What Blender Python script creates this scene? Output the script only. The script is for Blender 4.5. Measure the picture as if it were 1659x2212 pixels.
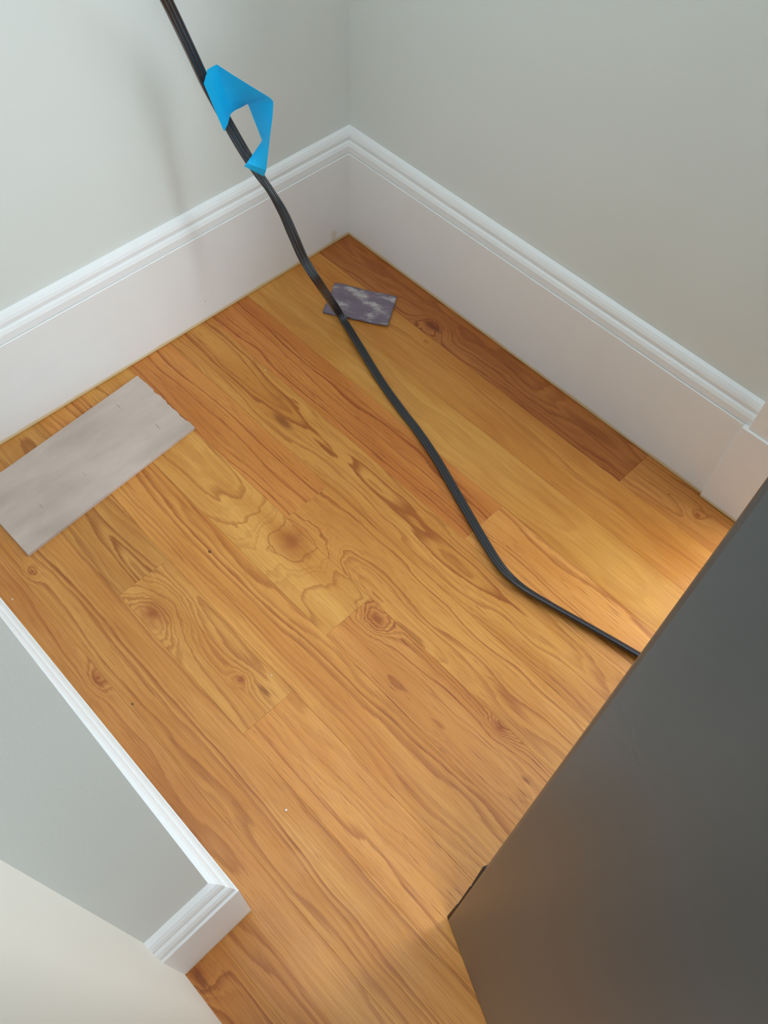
import bpy, bmesh, math, random
from mathutils import Vector, Matrix

random.seed(7)
for o in list(bpy.data.objects):
    bpy.data.objects.remove(o, do_unlink=True)
scene = bpy.context.scene
COL = scene.collection

# ---------------------------------------------------------------- camera
F_PX = 1856.344
CX, CY = 829.5, 1106.0
CAM = Vector((0.9400917, -0.8754398, 1.0618674))
RX = Vector((0.69570465, 0.71736924, 0.03709995))      # image right
RY = Vector((0.61885434, -0.57234130, -0.53800069))    # image down
RZ = Vector((-0.36471131, 0.39724905, -0.84212757))    # into the picture
cam_data = bpy.data.cameras.new('camera')
cam = bpy.data.objects.new('camera', cam_data)
COL.objects.link(cam)
cam.matrix_world = Matrix(((RX.x, -RY.x, -RZ.x, CAM.x),
                           (RX.y, -RY.y, -RZ.y, CAM.y),
                           (RX.z, -RY.z, -RZ.z, CAM.z),
                           (0, 0, 0, 1)))
cam_data.sensor_fit = 'VERTICAL'
cam_data.sensor_height = 36.0
cam_data.sensor_width = 27.0
cam_data.lens = F_PX / 2212.0 * 36.0
cam_data.clip_start = 0.01
cam_data.clip_end = 100
scene.camera = cam

# ---------------------------------------------------------------- light and exposure
world = bpy.data.worlds.new('daylight')
scene.world = world
world.use_nodes = True
bg = world.node_tree.nodes['Background']
bg.inputs['Color'].default_value = (0.81, 0.92, 1.0, 1)
bg.inputs['Strength'].default_value = 1.95

def area(name, loc, direction, sx, sy, power, colour):
    d = bpy.data.lights.new(name, 'AREA')
    d.shape = 'RECTANGLE'
    d.size, d.size_y = sx, sy
    d.energy = power
    d.color = colour
    o = bpy.data.objects.new(name, d)
    COL.objects.link(o)
    o.location = loc
    o.rotation_euler = Vector(direction).to_track_quat('-Z', 'Y').to_euler()
    return o
# daylight outside the glazed door in the right wall
area('door_daylight', (1.85, 0.80, 1.45), (-0.75, -1, -0.2), 1.8, 2.4, 50, (0.84, 0.93, 1.0))
# kitchen window in the wall behind the refrigerator
area('kitchen_window_daylight', (2.95, -1.62, 1.45), (-1, 0.42, -0.35), 0.45, 1.2, 24, (0.84, 0.93, 1.0))

scene.view_settings.view_transform = 'Standard'
scene.view_settings.look = 'None'
scene.view_settings.gamma = 1
scene.view_settings.use_curve_mapping = False
scene.view_settings.exposure = 0.42

# ---------------------------------------------------------------- helpers
def pix(u, v, z=None, x=None, y=None, depth=None):
    """a point seen at photo pixel (u, v), at the given height, plane or depth"""
    d = RX * ((u - CX) / F_PX) + RY * ((v - CY) / F_PX) + RZ
    if z is not None:
        return CAM + d * ((z - CAM.z) / d.z)
    if x is not None:
        return CAM + d * ((x - CAM.x) / d.x)
    if y is not None:
        return CAM + d * ((y - CAM.y) / d.y)
    return CAM + d * depth

def srgb(r, g, b):
    f = lambda c: (c / 12.92 if c <= 0.04045 else ((c + 0.055) / 1.055) ** 2.4)
    return (f(r / 255), f(g / 255), f(b / 255), 1)

def obj(name, verts, faces, mat, parent=None, smooth=False):
    me = bpy.data.meshes.new(name)
    me.from_pydata([tuple(v) for v in verts], [], faces)
    bm = bmesh.new(); bm.from_mesh(me)
    bmesh.ops.recalc_face_normals(bm, faces=bm.faces)
    bm.to_mesh(me); bm.free()
    if smooth:
        for p in me.polygons:
            p.use_smooth = True
    me.materials.append(mat)
    o = bpy.data.objects.new(name, me)
    COL.objects.link(o)
    if parent is not None:
        o.parent = parent
    return o

def box_vf(x0, x1, y0, y1, z0, z1):
    v = [(x0, y0, z0), (x1, y0, z0), (x1, y1, z0), (x0, y1, z0),
         (x0, y0, z1), (x1, y0, z1), (x1, y1, z1), (x0, y1, z1)]
    f = [(0, 3, 2, 1), (4, 5, 6, 7), (0, 1, 5, 4), (1, 2, 6, 5), (2, 3, 7, 6), (3, 0, 4, 7)]
    return v, f

def box(name, b, mat, parent=None, bevel=0.0, seg=2):
    v, f = box_vf(*b)
    o = obj(name, v, f, mat, parent)
    if bevel:
        m = o.modifiers.new('bevel', 'BEVEL'); m.width = bevel; m.segments = seg
    return o

def tag(o, label=None, cat=None, group=None, kind=None):
    if label: o['label'] = label
    if cat: o['category'] = cat
    if group: o['group'] = group
    if kind: o['kind'] = kind
    return o

def catmull(P, n):
    out = []
    for i in range(len(P) - 1):
        p0 = P[max(i - 1, 0)]; p1 = P[i]; p2 = P[i + 1]; p3 = P[min(i + 2, len(P) - 1)]
        for k in range(n):
            t = k / n
            out.append(0.5 * ((2 * p1) + (p2 - p0) * t + (2 * p0 - 5 * p1 + 4 * p2 - p3) * t * t
                              + (3 * p1 - p0 - 3 * p2 + p3) * t ** 3))
    out.append(P[-1].copy())
    return out

# ---------------------------------------------------------------- materials
class NT:
    def __init__(self, name):
        self.m = bpy.data.materials.new(name); self.m.use_nodes = True
        self.t = self.m.node_tree
        self.b = self.t.nodes['Principled BSDF']
    def n(self, kind, **kw):
        x = self.t.nodes.new('ShaderNode' + kind)
        for k, v in kw.items(): setattr(x, k, v)
        return x
    def put(self, sock, v):
        if isinstance(v, bpy.types.NodeSocket): self.t.links.new(v, sock)
        elif v is not None: sock.default_value = v
    def math(self, op, a, b=None, c=None, clamp=False):
        x = self.n('Math', operation=op); x.use_clamp = clamp
        self.put(x.inputs[0], a); self.put(x.inputs[1], b); self.put(x.inputs[2], c)
        return x.outputs[0]
    def noise(self, vec, scale, detail=2, rough=0.5, dist=0.0):
        x = self.n('TexNoise'); self.put(x.inputs['Vector'], vec)
        x.inputs['Scale'].default_value = scale; x.inputs['Detail'].default_value = detail
        x.inputs['Roughness'].default_value = rough; x.inputs['Distortion'].default_value = dist
        return x.outputs['Fac']
    def xyz(self, x, y, z):
        c = self.n('CombineXYZ'); self.put(c.inputs[0], x); self.put(c.inputs[1], y); self.put(c.inputs[2], z)
        return c.outputs[0]
    def sep(self, v):
        s = self.n('SeparateXYZ'); self.put(s.inputs[0], v); return s.outputs
    def ramp(self, fac, a, b, lo=0.0, hi=1.0, smooth=True):
        x = self.n('MapRange'); x.interpolation_type = 'SMOOTHSTEP' if smooth else 'LINEAR'
        self.put(x.inputs['Value'], fac)
        self.put(x.inputs['From Min'], a); self.put(x.inputs['From Max'], b)
        x.inputs['To Min'].default_value = lo; x.inputs['To Max'].default_value = hi
        return x.outputs[0]
    def mix(self, fac, a, b, mode='MIX'):
        x = self.n('Mix', data_type='RGBA', blend_type=mode)
        self.put(x.inputs[0], fac); self.put(x.inputs[6], a); self.put(x.inputs[7], b)
        return x.outputs[2]
    def pos(self):
        return self.n('NewGeometry').outputs['Position']
    def attr(self, name):
        return self.n('Attribute', attribute_name=name)
    def bump(self, h, strength, dist):
        x = self.n('Bump'); x.inputs['Strength'].default_value = strength
        x.inputs['Distance'].default_value = dist
        self.put(x.inputs['Height'], h); self.put(self.b.inputs['Normal'], x.outputs[0])
    def base(self, c): self.put(self.b.inputs['Base Color'], c)
    def rough(self, r): self.put(self.b.inputs['Roughness'], r)

def paint(name, col, rough, tex=0.12, speck=True):
    s = NT(name); P = s.pos()
    c = s.mix(s.math('MULTIPLY', s.noise(P, 6, 3), 0.5), col, tuple(x * 0.95 for x in col[:3]) + (1,))
    s.base(c); s.rough(rough)
    s.bump(s.noise(P, 420, 3, 0.6), tex, 0.0006)
    return s.m

M_WALL = paint('grey_wall_paint', srgb(226, 230, 226), 0.7)
M_PANEL = paint('cream_wall_paint', srgb(228, 222, 210), 0.6)

def trim_mat(name, stain):
    s = NT(name); P = s.pos(); X, Y, Z = s.sep(P)
    col = srgb(241, 241, 240)
    c = s.mix(s.noise(P, 30, 3), col, srgb(237, 237, 236))
    if stain:
        # yellowed floor finish brushed onto the lowest few millimetres of the board
        edge = s.math('ADD', 0.003, s.math('MULTIPLY', s.noise(P, 16, 3), 0.006))
        f = s.ramp(s.math('SUBTRACT', Z, edge), -0.002, 0.003, 0.75, 0.0)
        c = s.mix(f, c, srgb(214, 186, 110))
        # a runny drip beside the corner
        dy = s.math('ABSOLUTE', s.math('SUBTRACT', Y, -0.036))
        d1 = s.ramp(dy, 0.004, 0.008, 1, 0)
        d2 = s.ramp(Z, 0.022, 0.034, 1, 0)
        d3 = s.ramp(X, 0.0, 0.02, 1, 0)
        c = s.mix(s.math('MULTIPLY', s.math('MULTIPLY', d1, d2), s.math('MULTIPLY', d3, 0.35)), c, srgb(205, 180, 110))
    v = s.n('TexVoronoi'); v.inputs['Scale'].default_value = 26; s.put(v.inputs['Vector'], P)
    sp = s.ramp(v.outputs['Distance'], 0.018, 0.028, 1, 0)
    sel = s.ramp(s.sep(v.outputs['Color'])[0], 0.9, 0.91, 0, 0.8)
    c = s.mix(s.math('MULTIPLY', sp, sel), c, srgb(90, 80, 75))
    s.base(c); s.rough(0.42)
    s.bump(s.noise(s.xyz(s.math('MULTIPLY', X, 0.1), s.math('MULTIPLY', Y, 0.1), Z), 300, 2), 0.06, 0.0005)
    return s.m
M_TRIM = trim_mat('white_trim_paint', False)
M_BASE = trim_mat('white_baseboard_paint', True)

def oak():
    s = NT('oiled_oak'); P = s.pos(); X, Y, Z = s.sep(P)
    axis = s.sep(s.attr('axis').outputs['Vector'])          # heart line offset y, depth, tilt
    ref = s.sep(s.attr('ref').outputs['Vector'])            # ring start x, seed, ring pitch
    k1 = s.sep(s.attr('knot_a').outputs['Vector'])          # knot x, y, radius
    k2 = s.sep(s.attr('knot_b').outputs['Vector'])
    tone = s.attr('tone').outputs['Color']
    mood = s.sep(s.attr('mood').outputs['Vector'])          # band contrast, pore strength, wander
    seed = ref[1]
    # slow wander of the grain
    w1 = s.noise(s.xyz(s.math('MULTIPLY', X, 4.0), s.math('MULTIPLY', Y, 16.0), seed), 1.0, 2, 0.5)
    w2 = s.noise(s.xyz(s.math('MULTIPLY', X, 9.0), s.math('MULTIPLY', Y, 60.0), seed), 1.0, 2, 0.5)
    wob = s.math('ADD', s.math('MULTIPLY', s.math('SUBTRACT', w1, 0.5), s.math('MULTIPLY', mood[2], 0.045)),
                 s.math('MULTIPLY', s.math('SUBTRACT', w2, 0.5), s.math('MULTIPLY', mood[2], 0.008)))
    def knot(k):
        dx = s.math('MULTIPLY', s.math('SUBTRACT', X, k[0]), 0.72)
        dy = s.math('SUBTRACT', Y, k[1])
        d = s.math('SQRT', s.math('ADD', s.math('MULTIPLY', dx, dx), s.math('MULTIPLY', dy, dy)))
        nz = s.math('MULTIPLY', s.math('SUBTRACT', s.noise(P, 55, 2), 0.5), 0.014)
        q = s.math('DIVIDE', s.math('ADD', d, nz), s.math('MAXIMUM', k[2], 0.0005))
        g = s.math('POWER', 2.718, s.math('MULTIPLY', s.math('MULTIPLY', q, q), -1.0))
        return g, q
    g1, q1 = knot(k1); g2, q2 = knot(k2)
    yy = s.math('SUBTRACT', Y, axis[0])
    hh = s.math('ADD', axis[1], s.math('MULTIPLY', axis[2], s.math('SUBTRACT', X, ref[0])))
    r = s.math('SQRT', s.math('ADD', s.math('MULTIPLY', yy, yy), s.math('MULTIPLY', hh, hh)))
    r = s.math('ADD', r, wob)
    r = s.math('ADD', r, s.math('MULTIPLY', g1, s.math('MULTIPLY', k1[2], 1.5)))
    r = s.math('ADD', r, s.math('MULTIPLY', g2, s.math('MULTIPLY', k2[2], 1.5)))
    pr = s.noise(s.xyz(s.math('ADD', s.math('MULTIPLY', X, 19.0), s.math('MULTIPLY', wob, 90.0)),
                       s.math('MULTIPLY', s.math('ADD', Y, s.math('MULTIPLY', wob, 0.25)), 780.0), seed), 1.0, 2, 0.55)
    ph = s.math('ADD', s.math('DIVIDE', r, ref[2]), s.math('MULTIPLY', s.math('SUBTRACT', pr, 0.5), 0.55))
    fr = s.math('FRACT', ph)
    ringid = s.math('FLOOR', ph)
    wn = s.n('TexWhiteNoise', noise_dimensions='1D'); s.put(wn.inputs['W'], s.math('ADD', ringid, seed))
    amp = s.ramp(wn.outputs['Value'], 0.15, 1, 0.05, 1.0, False)
    band = s.math('MULTIPLY', s.ramp(fr, 0.15, 0.86), s.ramp(fr, 0.9, 1.0, 1.0, 0.0))
    band = s.math('MULTIPLY', band, amp)
    band = s.math('MULTIPLY', band, mood[0], clamp=True)
    # broad colour drift along the plank
    br = s.noise(s.xyz(s.math('MULTIPLY', X, 3.5), s.math('MULTIPLY', Y, 22.0), s.math('ADD', seed, 4.0)), 1.0, 2, 0.5)
    light = s.mix(s.ramp(br, 0.3, 0.7), s.mix(1.0, tone, (0.90, 0.80, 0.64, 1), 'MULTIPLY'),
                  s.mix(1.0, tone, (1.08, 1.12, 1.15, 1), 'MULTIPLY'))
    dark = s.mix(1.0, tone, (0.58, 0.39, 0.24, 1), 'MULTIPLY')
    c = s.mix(band, light, dark)
    # fine fibre streaks
    fib = s.noise(s.xyz(s.math('MULTIPLY', X, 12.0), s.math('MULTIPLY', Y, 520.0), seed), 1.0, 3, 0.6)
    c = s.mix(s.ramp(fib, 0.35, 0.72, 0.0, 0.50), c, s.mix(1.0, c, (0.74, 0.62, 0.5, 1), 'MULTIPLY'))
    # open pores: short dark dashes, denser in the dark bands
    thr = s.math('SUBTRACT', 0.625, s.math('MULTIPLY', band, 0.07))
    pore = s.math('MULTIPLY', s.ramp(pr, thr, s.math('ADD', thr, 0.06)), mood[1], clamp=True)
    c = s.mix(s.math('MULTIPLY', pore, 0.75), c, s.mix(1.0, tone, (0.34, 0.19, 0.11, 1), 'MULTIPLY'))
    # knot hearts
    heart = s.mix(1.0, tone, (0.50, 0.27, 0.19, 1), 'MULTIPLY')
    for g, q in ((g1, q1), (g2, q2)):
        c = s.mix(s.ramp(q, 0.10, 0.75, 0.75, 0.0), c, s.mix(1.0, c, (0.70, 0.50, 0.42, 1), 'MULTIPLY'))
        c = s.mix(s.ramp(q, 0.0, 0.28, 0.85, 0.0), c, heart)
    # dark mineral streaks lying along the grain
    st = s.sep(s.attr('streak').outputs['Vector'])
    sx = s.math('MULTIPLY', s.math('SUBTRACT', X, st[0]), 0.30)
    sy = s.math('SUBTRACT', Y, st[1])
    sd = s.math('SQRT', s.math('ADD', s.math('MULTIPLY', sx, sx), s.math('MULTIPLY', sy, sy)))
    sq = s.math('DIVIDE', s.math('ADD', sd, s.math('MULTIPLY', s.math('SUBTRACT', pr, 0.5), 0.008)), s.math('MAXIMUM', st[2], 0.0005))
    c = s.mix(s.ramp(sq, 0.3, 1.0, 0.8, 0.0), c, s.mix(1.0, tone, (0.36, 0.22, 0.17, 1), 'MULTIPLY'))
    # pinholes and mineral flecks
    v = s.n('TexVoronoi'); v.inputs['Scale'].default_value = 15
    s.put(v.inputs['Vector'], s.xyz(s.math('MULTIPLY', X, 0.7), Y, 0.37))
    sp = s.ramp(v.outputs['Distance'], 0.02, 0.035, 1, 0)
    sel = s.ramp(s.sep(v.outputs['Color'])[0], 0.72, 0.73, 0, 0.85)
    c = s.mix(s.math('MULTIPLY', sp, sel), c, srgb(70, 38, 22))
    s.base(c)
    s.rough(s.ramp(s.noise(P, 40, 2), 0.3, 0.7, 0.30, 0.40))
    s.b.inputs['Specular IOR Level'].default_value = 0.45
    s.bump(s.math('SUBTRACT', s.noise(P, 25, 2), s.math('MULTIPLY', pore, 0.8)), 0.10, 0.0006)
    return s.m
M_OAK = oak()

def plain(name, col, rough, spec=0.5, bump=None):
    s = NT(name); P = s.pos()
    s.base(s.mix(s.noise(P, 50, 3), col, tuple(x * 0.8 for x in col[:3]) + (1,)))
    s.rough(rough); s.b.inputs['Specular IOR Level'].default_value = spec
    if bump: s.bump(s.noise(P, bump[0], 3), bump[1], bump[2])
    return s.m
M_SUB = plain('subfloor', srgb(60, 40, 25), 0.9)
M_CORD = plain('black_cord_pvc', srgb(34, 35, 40), 0.24, 0.7, (400, 0.1, 0.0004))
M_BLACK = plain('black_plastic', srgb(20, 18, 20), 0.6)
M_CRUMB = plain('white_crumb', srgb(245, 245, 245), 0.6)

def fridge_mat():
    s = NT('grey_painted_steel'); P = s.pos(); X, Y, Z = s.sep(P)
    s.base(s.mix(s.noise(P, 120, 3), srgb(78, 80, 80), srgb(73, 75, 75)))
    s.rough(0.29); s.b.inputs['Specular IOR Level'].default_value = 0.5
    # stippled paint plus a cluster of small dents and creases part way up
    cx, cy, cz = DENT
    d = s.n('VectorMath', operation='DISTANCE'); s.put(d.inputs[0], P); d.inputs[1].default_value = (cx, cy, cz)
    zone = s.ramp(d.outputs['Value'], 0.0, 0.05, 1, 0)
    big = s.noise(P, 60, 2, 0.5, 0.6)
    h = s.math('ADD', s.math('MULTIPLY', s.noise(P, 700, 2), 0.03), s.math('MULTIPLY', s.math('MULTIPLY', big, zone), 1.3))
    s.bump(h, 0.22, 0.0012)
    return s.m

def tape_mat():
    s = NT('blue_painters_tape'); P = s.pos()
    s.base(s.mix(s.noise(P, 90, 3), srgb(0, 205, 255), srgb(0, 192, 252)))
    s.rough(0.55)
    s.b.inputs['Transmission Weight'].default_value = 0.0
    tr = s.n('BsdfTranslucent'); tr.inputs['Color'].default_value = srgb(10, 190, 255)
    mx = s.n('MixShader'); mx.inputs[0].default_value = 0.22
    out = s.t.nodes['Material Output']
    s.t.links.new(s.b.outputs[0], mx.inputs[1]); s.t.links.new(tr.outputs[0], mx.inputs[2])
    s.t.links.new(mx.outputs[0], out.inputs['Surface'])
    s.bump(s.noise(P, 900, 2), 0.15, 0.0004)
    return s.m
M_TAPE = tape_mat()

def sandpaper_mat():
    s = NT('worn_sandpaper'); P = s.pos(); X, Y, Z = s.sep(P)
    c = s.mix(s.noise(P, 900, 2), srgb(106, 92, 106), srgb(130, 115, 127))
    # dust loaded into the grit in smears
    n = s.noise(s.xyz(s.math('ADD', s.math('MULTIPLY', X, 22), s.math('MULTIPLY', Y, 14)), s.math('MULTIPLY', s.math('SUBTRACT', Y, s.math('MULTIPLY', X, 0.63)), 44), 2.0), 1.0, 5, 0.6)
    c = s.mix(s.ramp(n, 0.48, 0.74, 0, 0.85), c, srgb(214, 208, 200))
    s.base(c); s.rough(0.6)
    s.bump(s.math('ADD', s.noise(P, 1500, 2), s.math('MULTIPLY', s.noise(P, 90, 3), 1.2)), 0.4, 0.0012)
    return s.m
M_SAND = sandpaper_mat()

def board_mat():
    s = NT('grey_weathered_board'); P = s.pos(); X, Y, Z = s.sep(P)
    n = s.noise(s.xyz(s.math('MULTIPLY', X, 26), s.math('MULTIPLY', Y, 9), 1.0), 1.0, 3, 0.5)
    c = s.mix(s.ramp(n, 0.25, 0.8), srgb(202, 184, 172), srgb(178, 160, 148))
    fine = s.noise(s.xyz(s.math('MULTIPLY', X, 700), s.math('MULTIPLY', Y, 30), 3.0), 1.0, 3, 0.6)
    c = s.mix(s.ramp(fine, 0.4, 0.8, 0, 0.14), c, srgb(130, 118, 110))
    # a few short brown saw marks across the grain
    mk = s.noise(s.xyz(s.math('MULTIPLY', X, 26), s.math('MULTIPLY', Y, 190), 7.0), 1.0, 1)
    c = s.mix(s.ramp(mk, 0.72, 0.8, 0, 0.6), c, srgb(120, 100, 88))
    v = s.n('TexVoronoi'); v.inputs['Scale'].default_value = 22; s.put(v.inputs['Vector'], P)
    sp = s.ramp(v.outputs['Distance'], 0.03, 0.05, 1, 0)
    c = s.mix(s.math('MULTIPLY', sp, s.ramp(s.sep(v.outputs['Color'])[1], 0.85, 0.86, 0, 0.9)), c, srgb(60, 45, 40))
    s.base(c); s.rough(0.7)
    s.bump(fine, 0.2, 0.0005)
    return s.m
M_BOARD = board_mat()

# ---------------------------------------------------------------- measures of the room (metres)
T = 0.018                       # baseboard thickness; its face is x = 0 / y = 0
HL = 0.168                      # top of the flat board, back walls
HB = 0.1372                     # top of the flat board around the wall stub
YA, XB, YC = -0.855, 0.7615, -0.947
CEIL = 2.44

# ---------------------------------------------------------------- floor
floor = box('floor', (-0.10, 3.1, -2.2, 0.16, -0.08, -0.0205), M_SUB)
tag(floor, kind='structure', label='honey oak strip floor of narrow varnished planks', cat='floor')
W0, W = -0.0733, 0.08255
def row_y(k):
    top = 0.14 if k == 0 else W0 - W * (k - 1)
    return W0 - W * k, top

def plank(x0, x1, k, tone, axis=None, ref=None, ka=(9, 9, .001), kb=(9, 9, .001), mood=(0.75, 0.8, 1.0), seed=None, streak=(9, 9, .001)):
    y0, y1 = row_y(k)
    rnd = random.Random(k * 131 + int(x0 * 1000))
    g, b = 0.00005, 0.0002
    tone = tuple((0.72 * a_ + 0.28 * m_) * q_ for a_, m_, q_ in zip(tone, (202, 138, 66), (0.985, 0.955, 0.86)))
    x0 += g; x1 -= g; y0 += g; y1 -= g
    z0, z1, z2 = -0.0195, -b, 0.0
    v = [(x0, y0, z0), (x1, y0, z0), (x1, y1, z0), (x0, y1, z0),
         (x0, y0, z1), (x1, y0, z1), (x1, y1, z1), (x0, y1, z1),
         (x0 + b, y0 + b, z2), (x1 - b, y0 + b, z2), (x1 - b, y1 - b, z2), (x0 + b, y1 - b, z2)]
    f = [(0, 3, 2, 1), (8, 9, 10, 11)]
    for i in range(4):
        j = (i + 1) % 4
        f += [(i, j, j + 4, i + 4), (i + 4, j + 4, j + 8, i + 8)]
    o = obj('plank', v, f, M_OAK, floor)
    ym = (y0 + y1) / 2
    if axis is None:
        axis = (ym + rnd.choice((-1, 1)) * rnd.uniform(0.03, 0.12), rnd.uniform(0.02, 0.05), rnd.uniform(-0.05, 0.05))
    if ref is None:
        ref = (0.5, rnd.uniform(0, 50), rnd.uniform(0.0045, 0.008))
    if seed is not None:
        ref = (ref[0], seed, ref[2])
    me = o.data
    vals = {'axis': axis, 'ref': ref, 'knot_a': ka, 'knot_b': kb, 'mood': (mood[0] * 1.2, mood[1] * 1.15, mood[2]), 'streak': streak}
    for nm, val in vals.items():
        a = me.attributes.new(nm, 'FLOAT_VECTOR', 'POINT')
        a.data.foreach_set('vector', list(val) * len(me.vertices))
    a = me.attributes.new('tone', 'FLOAT_COLOR', 'POINT')
    a.data.foreach_set('color', list(srgb(*tone)) * len(me.vertices))
    return o

X0, X1 = -0.015, 2.98
ym = lambda k: sum(row_y(k)) / 2
# row 0, along the right wall
plank(X0, 0.684, 0, (166, 98, 50), axis=(-0.012, 0.030, 0.02), ref=(0.1, 3, .006), ka=(0.263, -0.050, 0.022), streak=(0.268, -0.052, 0.008), mood=(0.8, 0.6, 1.1))  # dark reddish brown board, with some wall-side shade painted into its tone
plank(0.684, X1, 0, (196, 134, 76), axis=(-0.05, 0.008, 0.05), ref=(0.75, 9, .007), ka=(0.80, -0.036, 0.012), mood=(0.7, 0.5, 1.0))
# row 1
plank(X0, X1, 1, (204, 142, 72), axis=(-0.19, 0.06, 0.01), ref=(0.3, 14, .009), ka=(0.283, -0.085, 0.010), mood=(0.5, 0.45, 1.0))
# row 2: broad pale flame
plank(X0, X1, 2, (214, 160, 88), axis=(-0.196, 0.006, 0.035), ref=(0.12, 21, .012), mood=(0.65, 0.2, 1.3))
# row 3
plank(X0, 0.592, 3, (203, 128, 66), axis=(-0.17, 0.04, 0.02), ref=(0.2, 27, .0062), mood=(0.9, 0.9, 0.9))
plank(0.592, X1, 3, (222, 158, 92), axis=(-0.22, 0.03, 0.02), ref=(0.6, 31, .0066), mood=(0.7, 0.9, 0.9))
# row 4: tall cathedral
plank(X0, X1, 4, (208, 150, 80), axis=(-0.352, 0.003, 0.045), ref=(0.16, 41, .0075), streak=(0.252, -0.374, 0.009), mood=(1.0, 0.7, 1.4))
# row 5
plank(X0, 0.391, 5, (206, 136, 72), axis=(-0.35, 0.05, 0.02), ref=(0.2, 47, .0058), mood=(0.85, 1.0, 0.8))
plank(0.391, X1, 5, (214, 154, 84), axis=(-0.475, 0.02, 0.04), ref=(0.45, 52, .0062), ka=(0.4254, -0.5055, 0.055), mood=(0.8, 0.8, 1.2))
# row 6
plank(X0, 0.568, 6, (218, 166, 94), axis=(-0.520, 0.012, 0.06), ref=(0.2, 58, .0068), ka=(0.4254, -0.5055, 0.050), kb=(0.590, -0.498, 0.020), mood=(0.7, 0.45, 1.3))
plank(0.568, X1, 6, (212, 148, 84), axis=(-0.55, 0.025, 0.02), ref=(0.6, 63, .0062), ka=(0.596, -0.502, 0.022), kb=(0.815, -0.494, 0.016), streak=(0.880, -0.519, 0.0030), mood=(0.85, 0.9, 1.3))
# row 7
plank(X0, X1, 7, (217, 156, 86), axis=(-0.545, 0.03, 0.018), ref=(0.25, 71, .0085), mood=(0.75, 0.6, 0.9))
# row 8
plank(X0, 0.331, 8, (204, 154, 90), axis=(-0.690, 0.004, -0.045), ref=(0.31, 77, .0085), mood=(0.9, 0.4, 1.0))
plank(0.331, 0.597, 8, (216, 164, 96), axis=(-0.66, 0.012, 0.04), ref=(0.42, 83, .009), ka=(0.385, -0.717, 0.038), kb=(0.54, -0.690, 0.012), streak=(0.572, -0.678, 0.0045), mood=(0.8, 0.4, 1.5))
plank(0.597, X1, 8, (218, 155, 88), axis=(-0.62, 0.04, 0.02), ref=(0.6, 89, .0075), mood=(0.75, 0.8, 1.0))
# row 9
plank(X0, X1, 9, (212, 156, 92), axis=(-0.86, 0.05, 0.015), ref=(0.3, 95, .0072), ka=(0.22, -0.80, 0.010), mood=(0.8, 0.6, 0.9))
# row 10
plank(X0, X1, 10, (214, 156, 98), axis=(-0.845, 0.006, 0.05), ref=(0.42, 104, .010), ka=(0.412, -0.822, 0.016), streak=(0.640, -0.860, 0.0022), mood=(0.7, 0.5, 1.4))
# row 11 shows only beyond the wall stub
plank(X0, X1, 11, (208, 146, 80), axis=(-0.965, 0.004, 0.06), ref=(0.75, 113, .008), ka=(0.768, -0.936, 0.020), streak=(0.776, -0.938, 0.006), mood=(0.9, 0.6, 1.3))
for k in range(12, 26):
    cut = random.uniform(0.9, 1.8)
    t = random.choice(((212, 156, 88), (205, 140, 74), (220, 168, 98)))
    plank(1.03, cut if cut > 1.4 else X1, k, t)
    if cut > 1.4:
        plank(cut, X1, k, t)

# ---------------------------------------------------------------- walls
def struct(o): return tag(o, kind='structure')
wl = struct(box('wall_left', (-0.14, -T, -1.2, 0.0 + T, -0.02, CEIL), M_WALL))
wl['label'] = 'light grey painted wall behind the blue tape'
# right wall with the opening of a glazed door past the casing
DX0, DX1, DZ = 0.872, 1.80, 2.06
v, f = [], []
for b in ((-0.14, DX0, T, 0.14, -0.02, CEIL), (DX1, 3.12, T, 0.14, -0.02, CEIL), (DX0, DX1, T, 0.14, DZ, CEIL)):
    bv, bf = box_vf(*b); n = len(v); v += bv; f += [tuple(i + n for i in q) for q in bf]
wr = struct(obj('wall_right', v, f, M_WALL))
wr['label'] = 'light grey painted wall above the long baseboard'
ws = struct(box('wall_front', (-0.02, XB - T, YC, YA - T, -0.02, CEIL), M_WALL))
ws['label'] = 'shaded grey end of the short wall stub'
wc = struct(box('wall_side', (-0.02, 1.05, YC - 0.12, YC, -0.02, CEIL), M_PANEL))
wc['label'] = 'cream painted wall meeting the floor without a baseboard'

wk = struct(box('wall_back', (3.0, 3.12, -2.6, 0.14, -0.02, CEIL), M_WALL))  # unseen far wall, added to dim the ambient light on the stub end
wk['label'] = 'unseen light grey kitchen wall added beyond the refrigerator to cut ambient light'

# baseboards: flat board with a stepped cap moulding on top (cap is a part)
def cap_profile(h, crack=0.0018):
    return [(-0.0025, h - crack), (-0.0024, h + 0.0025), (-0.0030, h + 0.0115), (-0.0052, h + 0.0165),
            (-0.0074, h + 0.0185), (-0.0088, h + 0.0188), (-0.0088, h + 0.0205), (-0.0078, h + 0.0212), (-0.0080, h + 0.0255), (-0.0098, h + 0.0300),
            (-0.0125, h + 0.0340), (-T - 0.002, h + 0.0380), (-T - 0.002, h - crack)]

def sweep(name, prof, path, mat, parent=None):
    """prof: (offset out of the board face, z); path: list of functions offset -> (x, y)"""
    v, f = [], []
    n = len(prof)
    for fn in path:
        for d, z in prof:
            x, y = fn(d); v.append((x, y, z))
    for i in range(len(path) - 1):
        for j in range(n):
            a, b = i * n + j, i * n + (j + 1) % n
            f.append((a, b, b + n, a + n))
    f.append(tuple(range(n))); f.append(tuple((len(path) - 1) * n + j for j in range(n)))
    return obj(name, v, f, mat, parent)

def flat_profile(h, crack=0.0018):
    return [(0, 0.0008), (0, h - 0.0010), (-0.0008, h), (-0.0015, h), (-0.0018, h - crack), (-T - 0.002, h - crack), (-T - 0.002, 0.0008)]

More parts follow.
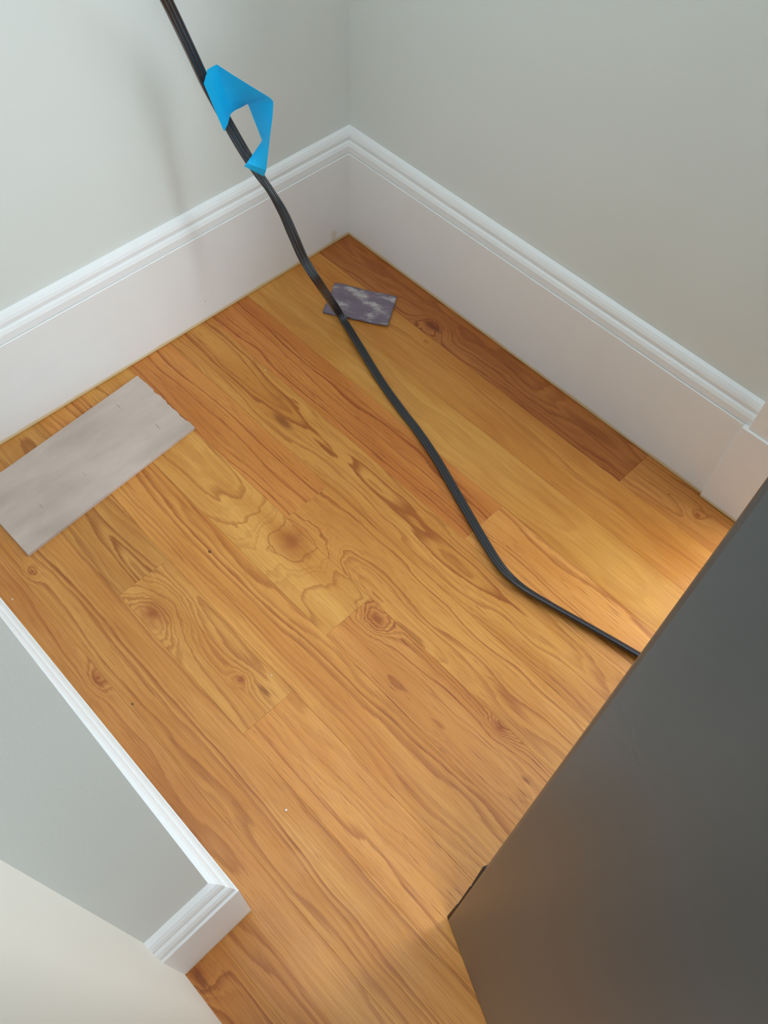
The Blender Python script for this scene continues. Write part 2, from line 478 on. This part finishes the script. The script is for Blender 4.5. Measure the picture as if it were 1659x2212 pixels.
left_path = [lambda d: (d, -0.853), lambda d: (d, -d)]
right_path = [lambda d: (d, -d), lambda d: (0.783, -d)]
right_cap = [lambda d: (d, -d), lambda d: (0.7905, -d)]
bl = struct(sweep('baseboard_left', flat_profile(HL), left_path, M_BASE))
bl['label'] = 'tall white baseboard running behind the grey board'
sweep('cap_molding', cap_profile(HL), left_path, M_TRIM, bl)
br_ = struct(sweep('baseboard_right', flat_profile(HL), right_path, M_BASE))
br_['label'] = 'tall white baseboard running from the corner to the door casing'
sweep('cap_molding', cap_profile(HL), right_cap, M_TRIM, br_)
stub_path = [lambda d: (0.0, YA + d), lambda d: (XB + d, YA + d), lambda d: (XB + d, YC)]
bf_ = struct(sweep('baseboard_front', flat_profile(HB, 0.0005), stub_path, M_BASE))
bf_['label'] = 'white baseboard wrapping the end of the short wall stub'
sweep('cap_molding', cap_profile(HB, 0.0005), stub_path, M_TRIM, bf_)

# plinth block and door casing at the end of the right wall
cs = struct(box('trim_1', (0.7905, DX0 + 0.004, -0.003, T + 0.004, HL - 0.001, DZ + 0.07), M_TRIM, bevel=0.001))
cs['label'] = 'white door casing rising past the end of the baseboard'
box('plinth_block', (0.783, DX0 + 0.006, -0.006, T + 0.004, 0.0008, HL + 0.0005), M_BASE, cs, bevel=0.0012)
c2 = struct(box('trim_2', (DX1 - 0.004, DX1 + 0.08, -0.003, T + 0.004, 0.0, DZ + 0.07), M_TRIM, bevel=0.001))
c3 = struct(box('trim_3', (DX0 + 0.004, DX1 - 0.004, -0.003, T + 0.004, DZ - 0.004, DZ + 0.07), M_TRIM, bevel=0.001))

c2['label'] = 'white door casing on the far side of the door opening'
c3['label'] = 'white head casing over the door opening'

# ---------------------------------------------------------------- refrigerator pulled out of its place
FA = math.atan2(-0.3995, 0.917)
FC = Vector((0.9201, -0.7025, 0.0))
fu = Vector((math.cos(FA), math.sin(FA), 0))            # along the visible side, away from the wall
fv = Vector((-math.sin(FA), math.cos(FA), 0))           # along the back, towards the right wall
_d = pix(1345, 1565, depth=1.0) - CAM
_n = fv
_t = (FC - CAM).dot(_n) / _d.dot(_n)
DENT = tuple(CAM + _d * _t)
M_FRIDGE = fridge_mat()
root = bpy.data.objects.new('refrigerator', None); COL.objects.link(root)
root.location = FC; root.rotation_euler = (0, 0, FA)
tag(root, 'dark grey steel refrigerator pulled out of its place, side panel towards the wall stub', 'refrigerator')
FW, FD, FH = 0.62, 0.60, 1.70
box('cabinet', (0, FD, 0, FW, 0.004, FH), M_FRIDGE, root, bevel=0.004, seg=3)
box('door', (FD + 0.008, FD + 0.068, 0.0, FW, 0.62, FH), M_FRIDGE, root, bevel=0.012, seg=3)
box('freezer_drawer', (FD + 0.008, FD + 0.068, 0.0, FW, 0.06, 0.61), M_FRIDGE, root, bevel=0.012, seg=3)
box('kick_plate', (FD + 0.002, FD + 0.03, 0.02, FW - 0.02, 0.012, 0.055), M_BLACK, root)
box('handle', (FD + 0.095, FD + 0.115, FW - 0.07, FW - 0.05, 0.75, 1.35), M_FRIDGE, root, bevel=0.006)
# black back cover with clips that stick out past the rear edge near the floor
box('back_cover', (-0.002, 0.002, 0.03, FW - 0.03, 0.02, 0.30), M_BLACK, root)
for z0, z1, out, top in ((0.006, 0.105, 0.0022, 0.0009), (0.115, 0.215, 0.0003, 0.0005), (0.225, 0.305, 0.0002, 0.0012)):
    vv = [(-out, 0.0006, z0), (0.004, 0.0006, z0), (0.004, 0.03, z0), (-out, 0.03, z0),
          (-top, 0.0006, z1), (0.004, 0.0006, z1), (0.004, 0.03, z1), (-top, 0.03, z1)]
    obj('clip', vv, box_vf(0, 1, 0, 1, 0, 1)[1], M_BLACK, root)
box('foot', (-0.001, 0.02, 0.03, 0.07, 0.0, 0.006), M_BLACK, root)
box('foot', (-0.001, 0.02, FW - 0.07, FW - 0.03, 0.0, 0.006), M_BLACK, root)
box('foot', (FD - 0.05, FD - 0.02, 0.04, 0.08, 0.0, 0.006), M_BLACK, root)
box('foot', (FD - 0.05, FD - 0.02, FW - 0.08, FW - 0.04, 0.0, 0.006), M_BLACK, root)

# ---------------------------------------------------------------- power cord
def cord_mesh():
    # pixel, placement, turn of the flat face (degrees away from facing up / facing the room)
    pts = [((225, -300), ('d', 0.640), 40), ((278, -175), ('d', 0.715), 46), ((325, -70), ('d', 0.800), 46), ((372, 25), ('d', 0.880), 44), ((410, 105), ('d', 0.965), 38), ((446, 182), ('d', 1.045), 24),
           ((486, 255), ('d', 1.100), 8), ((522, 318), ('d', 1.126), 8), ((556, 372), ('d', 1.143), 40), ((584, 412), ('d', 1.160), 58),
           ((613, 462), ('d', 1.185), 25), ((636, 515), ('d', 1.21), 0), ((658, 563), ('d', 1.235), 22),
           ((690, 613), ('d', 1.258), 28), ((730, 672), ('z', 0.020), 18), ((775, 745), ('z', 0.0085), 8), ((822, 822), ('z', 0.0045), 4),
           ((866, 884), ('z', 0.004), 0), ((905, 935), ('z', 0.004), 0), ((945, 995), ('z', 0.004), 0), ((1000, 1090), ('z', 0.004), 0),
           ((1048, 1172), ('z', 0.0045), 5), ((1085, 1228), ('z', 0.005), 15), ((1128, 1268), ('z', 0.006), 38), ((1190, 1306), ('z', 0.0065), 48),
           ((1280, 1357), ('z', 0.0065), 48), ((1368, 1408), ('z', 0.0065), 45)]
    P, A = [], []
    for (u, v), (m, q), a in pts:
        P.append(pix(u, v, depth=q) if m == 'd' else pix(u, v, z=q)); A.append(Vector((math.radians(a), 0, 0)))
    for q in ((0.935, -0.274, 0.0065), (1.00, -0.264, 0.0065), (1.06, -0.258, 0.016), (1.085, -0.250, 0.06)):
        P.append(Vector(q)); A.append(Vector((0.7, 0, 0)))
    C = catmull(P, 8); AA = [a.x for a in catmull(A, 8)]
    # three round cores side by side
    half, th = 0.0072, 0.0031
    prof = []
    N = 24
    for i in range(N + 1):
        s = -1 + 2 * i / N
        prof.append((s * half, th * (0.55 + 0.45 * abs(math.cos(1.5 * math.pi * s - math.pi * 0.0))) * math.sqrt(max(0.0, 1 - s ** 6))))
    ring = [(a, b) for a, b in prof] + [(a, -b) for a, b in reversed(prof[1:-1])]
    n = len(ring)
    v, f = [], []
    for i, c in enumerate(C):
        t = (C[min(i + 1, len(C) - 1)] - C[max(i - 1, 0)]).normalized()
        k = min(1.0, max(0.0, (c.z - 0.006) / 0.02))
        face = (Vector((0, 0, 1)) * (1 - k) + Vector((0.62, -0.52, 0.60)) * k)
        side = t.cross(face).normalized()
        nor = side.cross(t).normalized()
        ca, sa = math.cos(AA[i]), math.sin(AA[i])
        s2 = side * ca + nor * sa
        n2 = nor * ca - side * sa
        for a, b in ring:
            v.append(c + s2 * a + n2 * b)
    for i in range(len(C) - 1):
        for j in range(n):
            a, b = i * n + j, i * n + (j + 1) % n
            f.append((a, b, b + n, a + n))
    f.append(tuple(range(n))); f.append(tuple(len(v) - n + j for j in range(n)))
    return v, f
v, f = cord_mesh()
cord = obj('power_cord', v, f, M_CORD, smooth=True)
tag(cord, 'flat ribbed black power cord trailing across the oak floor', 'cord')

# ---------------------------------------------------------------- strip of tape looped on the cord
def tape_mesh():
    sec = [((440, 181), 1.030, (484, 284), 1.098), ((448, 150), 1.024, (492, 268), 1.096), ((468, 139), 1.032, (498, 246), 1.096), ((500, 160), 1.042, (508, 238), 1.098),
           ((545, 188), 1.055, (523, 231), 1.100), ((583, 211), 1.058, (535, 224), 1.102), ((590, 219), 1.060, (536, 226), 1.103), ((590, 230), 1.064, (539, 233), 1.105),
           ((589, 250), 1.070, (547, 254), 1.110), ((583, 296), 1.084, (566, 302), 1.114), ((582, 306), 1.088, (564, 307), 1.116), ((578, 340), 1.102, (546, 334), 1.119),
           ((575, 368), 1.118, (533, 352), 1.116), ((570, 381), 1.134, (527, 359), 1.119)]
    def poly(P, n):
        return [P[i].lerp(P[i + 1], k / n) for i in range(len(P) - 1) for k in range(n)] + [P[-1]]
    A = poly([pix(*a, depth=d) for a, d, b, e in sec], 4)
    B = poly([pix(*b, depth=e) for a, d, b, e in sec], 4)
    m = 10
    v, f = [], []
    for i, (a, b) in enumerate(zip(A, B)):
        for j in range(m + 1):
            p = a.lerp(b, j / m)
            if i == 0 and j not in (0, m):
                p = p + (a - b).normalized() * 0.0012 * ((-1) ** j)      # torn end
            v.append(p)
    for i in range(len(A) - 1):
        for j in range(m):
            k = i * (m + 1) + j
            f.append((k, k + 1, k + m + 2, k + m + 1))
    return v, f
v, f = tape_mesh()
tape = obj('painters_tape', v, f, M_TAPE)
sm = tape.modifiers.new('thickness', 'SOLIDIFY'); sm.thickness = 0.0003; sm.offset = 0
tag(tape, 'folded strip of bright blue painter\'s tape stuck to the black cord', 'tape')

# ---------------------------------------------------------------- grey board lying along the left wall
def grey_board():
    th = 0.006
    a = pix(297, 811, z=th); b = pix(420, 922, z=th); c = pix(60, 1198, z=th)
    d = a + (c - b)
    d = a + (c - b) * (1.0)
    top = []
    rnd = random.Random(5)
    n = 22
    for i in range(n):                               # ragged sawn end
        p = a.lerp(b, i / n)
        out = (a - d).normalized()
        top.append(p + out * (rnd.uniform(-0.0022, 0.0008) if 0 < i else 0))
    top += [b, b.lerp(c, 0.33), b.lerp(c, 0.66) , c, c.lerp(d, 0.5), d, d.lerp(a, 0.5)]
    m = len(top)
    ctr = sum((p for p in top), Vector()) / m
    e = 0.0006
    v = [p.lerp(ctr, 0.004) for p in top] + [p - Vector((0, 0, e)) for p in top] + [Vector((p.x, p.y, 0.0002)) for p in top]
    f = [tuple(range(m)), tuple(2 * m + i for i in reversed(range(m)))]
    for i in range(m):
        j = (i + 1) % m
        f += [(i, j, m + j, m + i), (m + i, m + j, 2 * m + j, 2 * m + i)]
    return v, f
v, f = grey_board()
gb = obj('wood_board', v, f, M_BOARD)
tag(gb, 'thin grey weathered board with a ragged sawn end on the oak floor', 'board')

# ---------------------------------------------------------------- folded sandpaper
def sandpaper():
    z = 0.004
    c = [pix(724, 610, z=z), pix(858, 641, z=z), pix(838, 705, z=z), pix(697, 673, z=z)]
    nx, ny = 26, 16
    rnd = random.Random(3)
    def surf(dz, lift):
        out = []
        for j in range(ny + 1):
            for i in range(nx + 1):
                s, t = i / nx, j / ny
                p = c[0].lerp(c[1], s).lerp(c[3].lerp(c[2], s), t)
                hgt = (0.0010 * math.sin(9 * s + 4 * t) * math.sin(7 * t + 1) + 0.0012 * math.exp(-((t - 0.45 - 0.12 * s) / 0.06) ** 2) * (1 if 0.1 < s < 0.6 else 0.2)
                       + 0.0035 * s ** 3 * t ** 2 + 0.0008 * math.sin(23 * s) * (t > 0.6))
                edge = 0.0006 * (math.sin(31 * s) + math.sin(17 * t + 3))
                out.append(Vector((p.x + edge, p.y, dz + lift * max(0.0, hgt + 0.0012))))
        return out
    def sheet(dz, th):
        a = surf(dz + th, 1.0); b = surf(dz, 1.0)
        v = a + b; n = (nx + 1) * (ny + 1); f = []
        for j in range(ny):
            for i in range(nx):
                k = j * (nx + 1) + i
                f.append((k, k + 1, k + nx + 2, k + nx + 1)); f.append((n + k, n + k + nx + 1, n + k + nx + 2, n + k + 1))
        per = [i for i in range(nx + 1)] + [j * (nx + 1) + nx for j in range(1, ny + 1)] + [ny * (nx + 1) + i for i in range(nx - 1, -1, -1)] + [j * (nx + 1) for j in range(ny - 1, 0, -1)]
        for i in range(len(per)):
            a_, b_ = per[i], per[(i + 1) % len(per)]
            f.append((a_, b_, n + b_, n + a_))
        return v, f
    return sheet
sheet = sandpaper()
root = bpy.data.objects.new('sandpaper', None); COL.objects.link(root)
tag(root, 'folded purple grey sandpaper smeared with white dust near the corner', 'sandpaper')
v, f = sheet(0.0002, 0.0008); obj('bottom_ply', v, f, M_SAND, root, smooth=True)
v, f = sheet(0.0018, 0.0009); obj('top_ply', v, f, M_SAND, root, smooth=True)

# ---------------------------------------------------------------- crumbs of white paint
CRUMBS = ((618, 1750, 0.0016, 'largest white paint crumb, on the oak planks between the wall stub and the refrigerator'),
          (587, 1459, 0.0009, 'tiny white paint crumb beside a dark streak and a plank end joint'),
          (573, 800, 0.0010, 'tiny white paint crumb between the grey board and the black cord'),
          (27, 1295, 0.0013, 'small white paint crumb against the baseboard of the wall stub'))
for i, (u, v_, r, text) in enumerate(CRUMBS):
    bm = bmesh.new(); bmesh.ops.create_icosphere(bm, subdivisions=1, radius=r)
    rnd = random.Random(i)
    for q in bm.verts: q.co *= rnd.uniform(0.75, 1.15); q.co.z *= 0.6
    zmin = min(q.co.z for q in bm.verts)
    me = bpy.data.meshes.new('paint_crumb'); bm.to_mesh(me); bm.free(); me.materials.append(M_CRUMB)
    o = bpy.data.objects.new('paint_crumb', me); COL.objects.link(o)
    p = pix(u, v_, z=0.0); o.location = (p.x, p.y, -zmin)
    tag(o, text, 'crumb', 'paint crumbs on the floor')
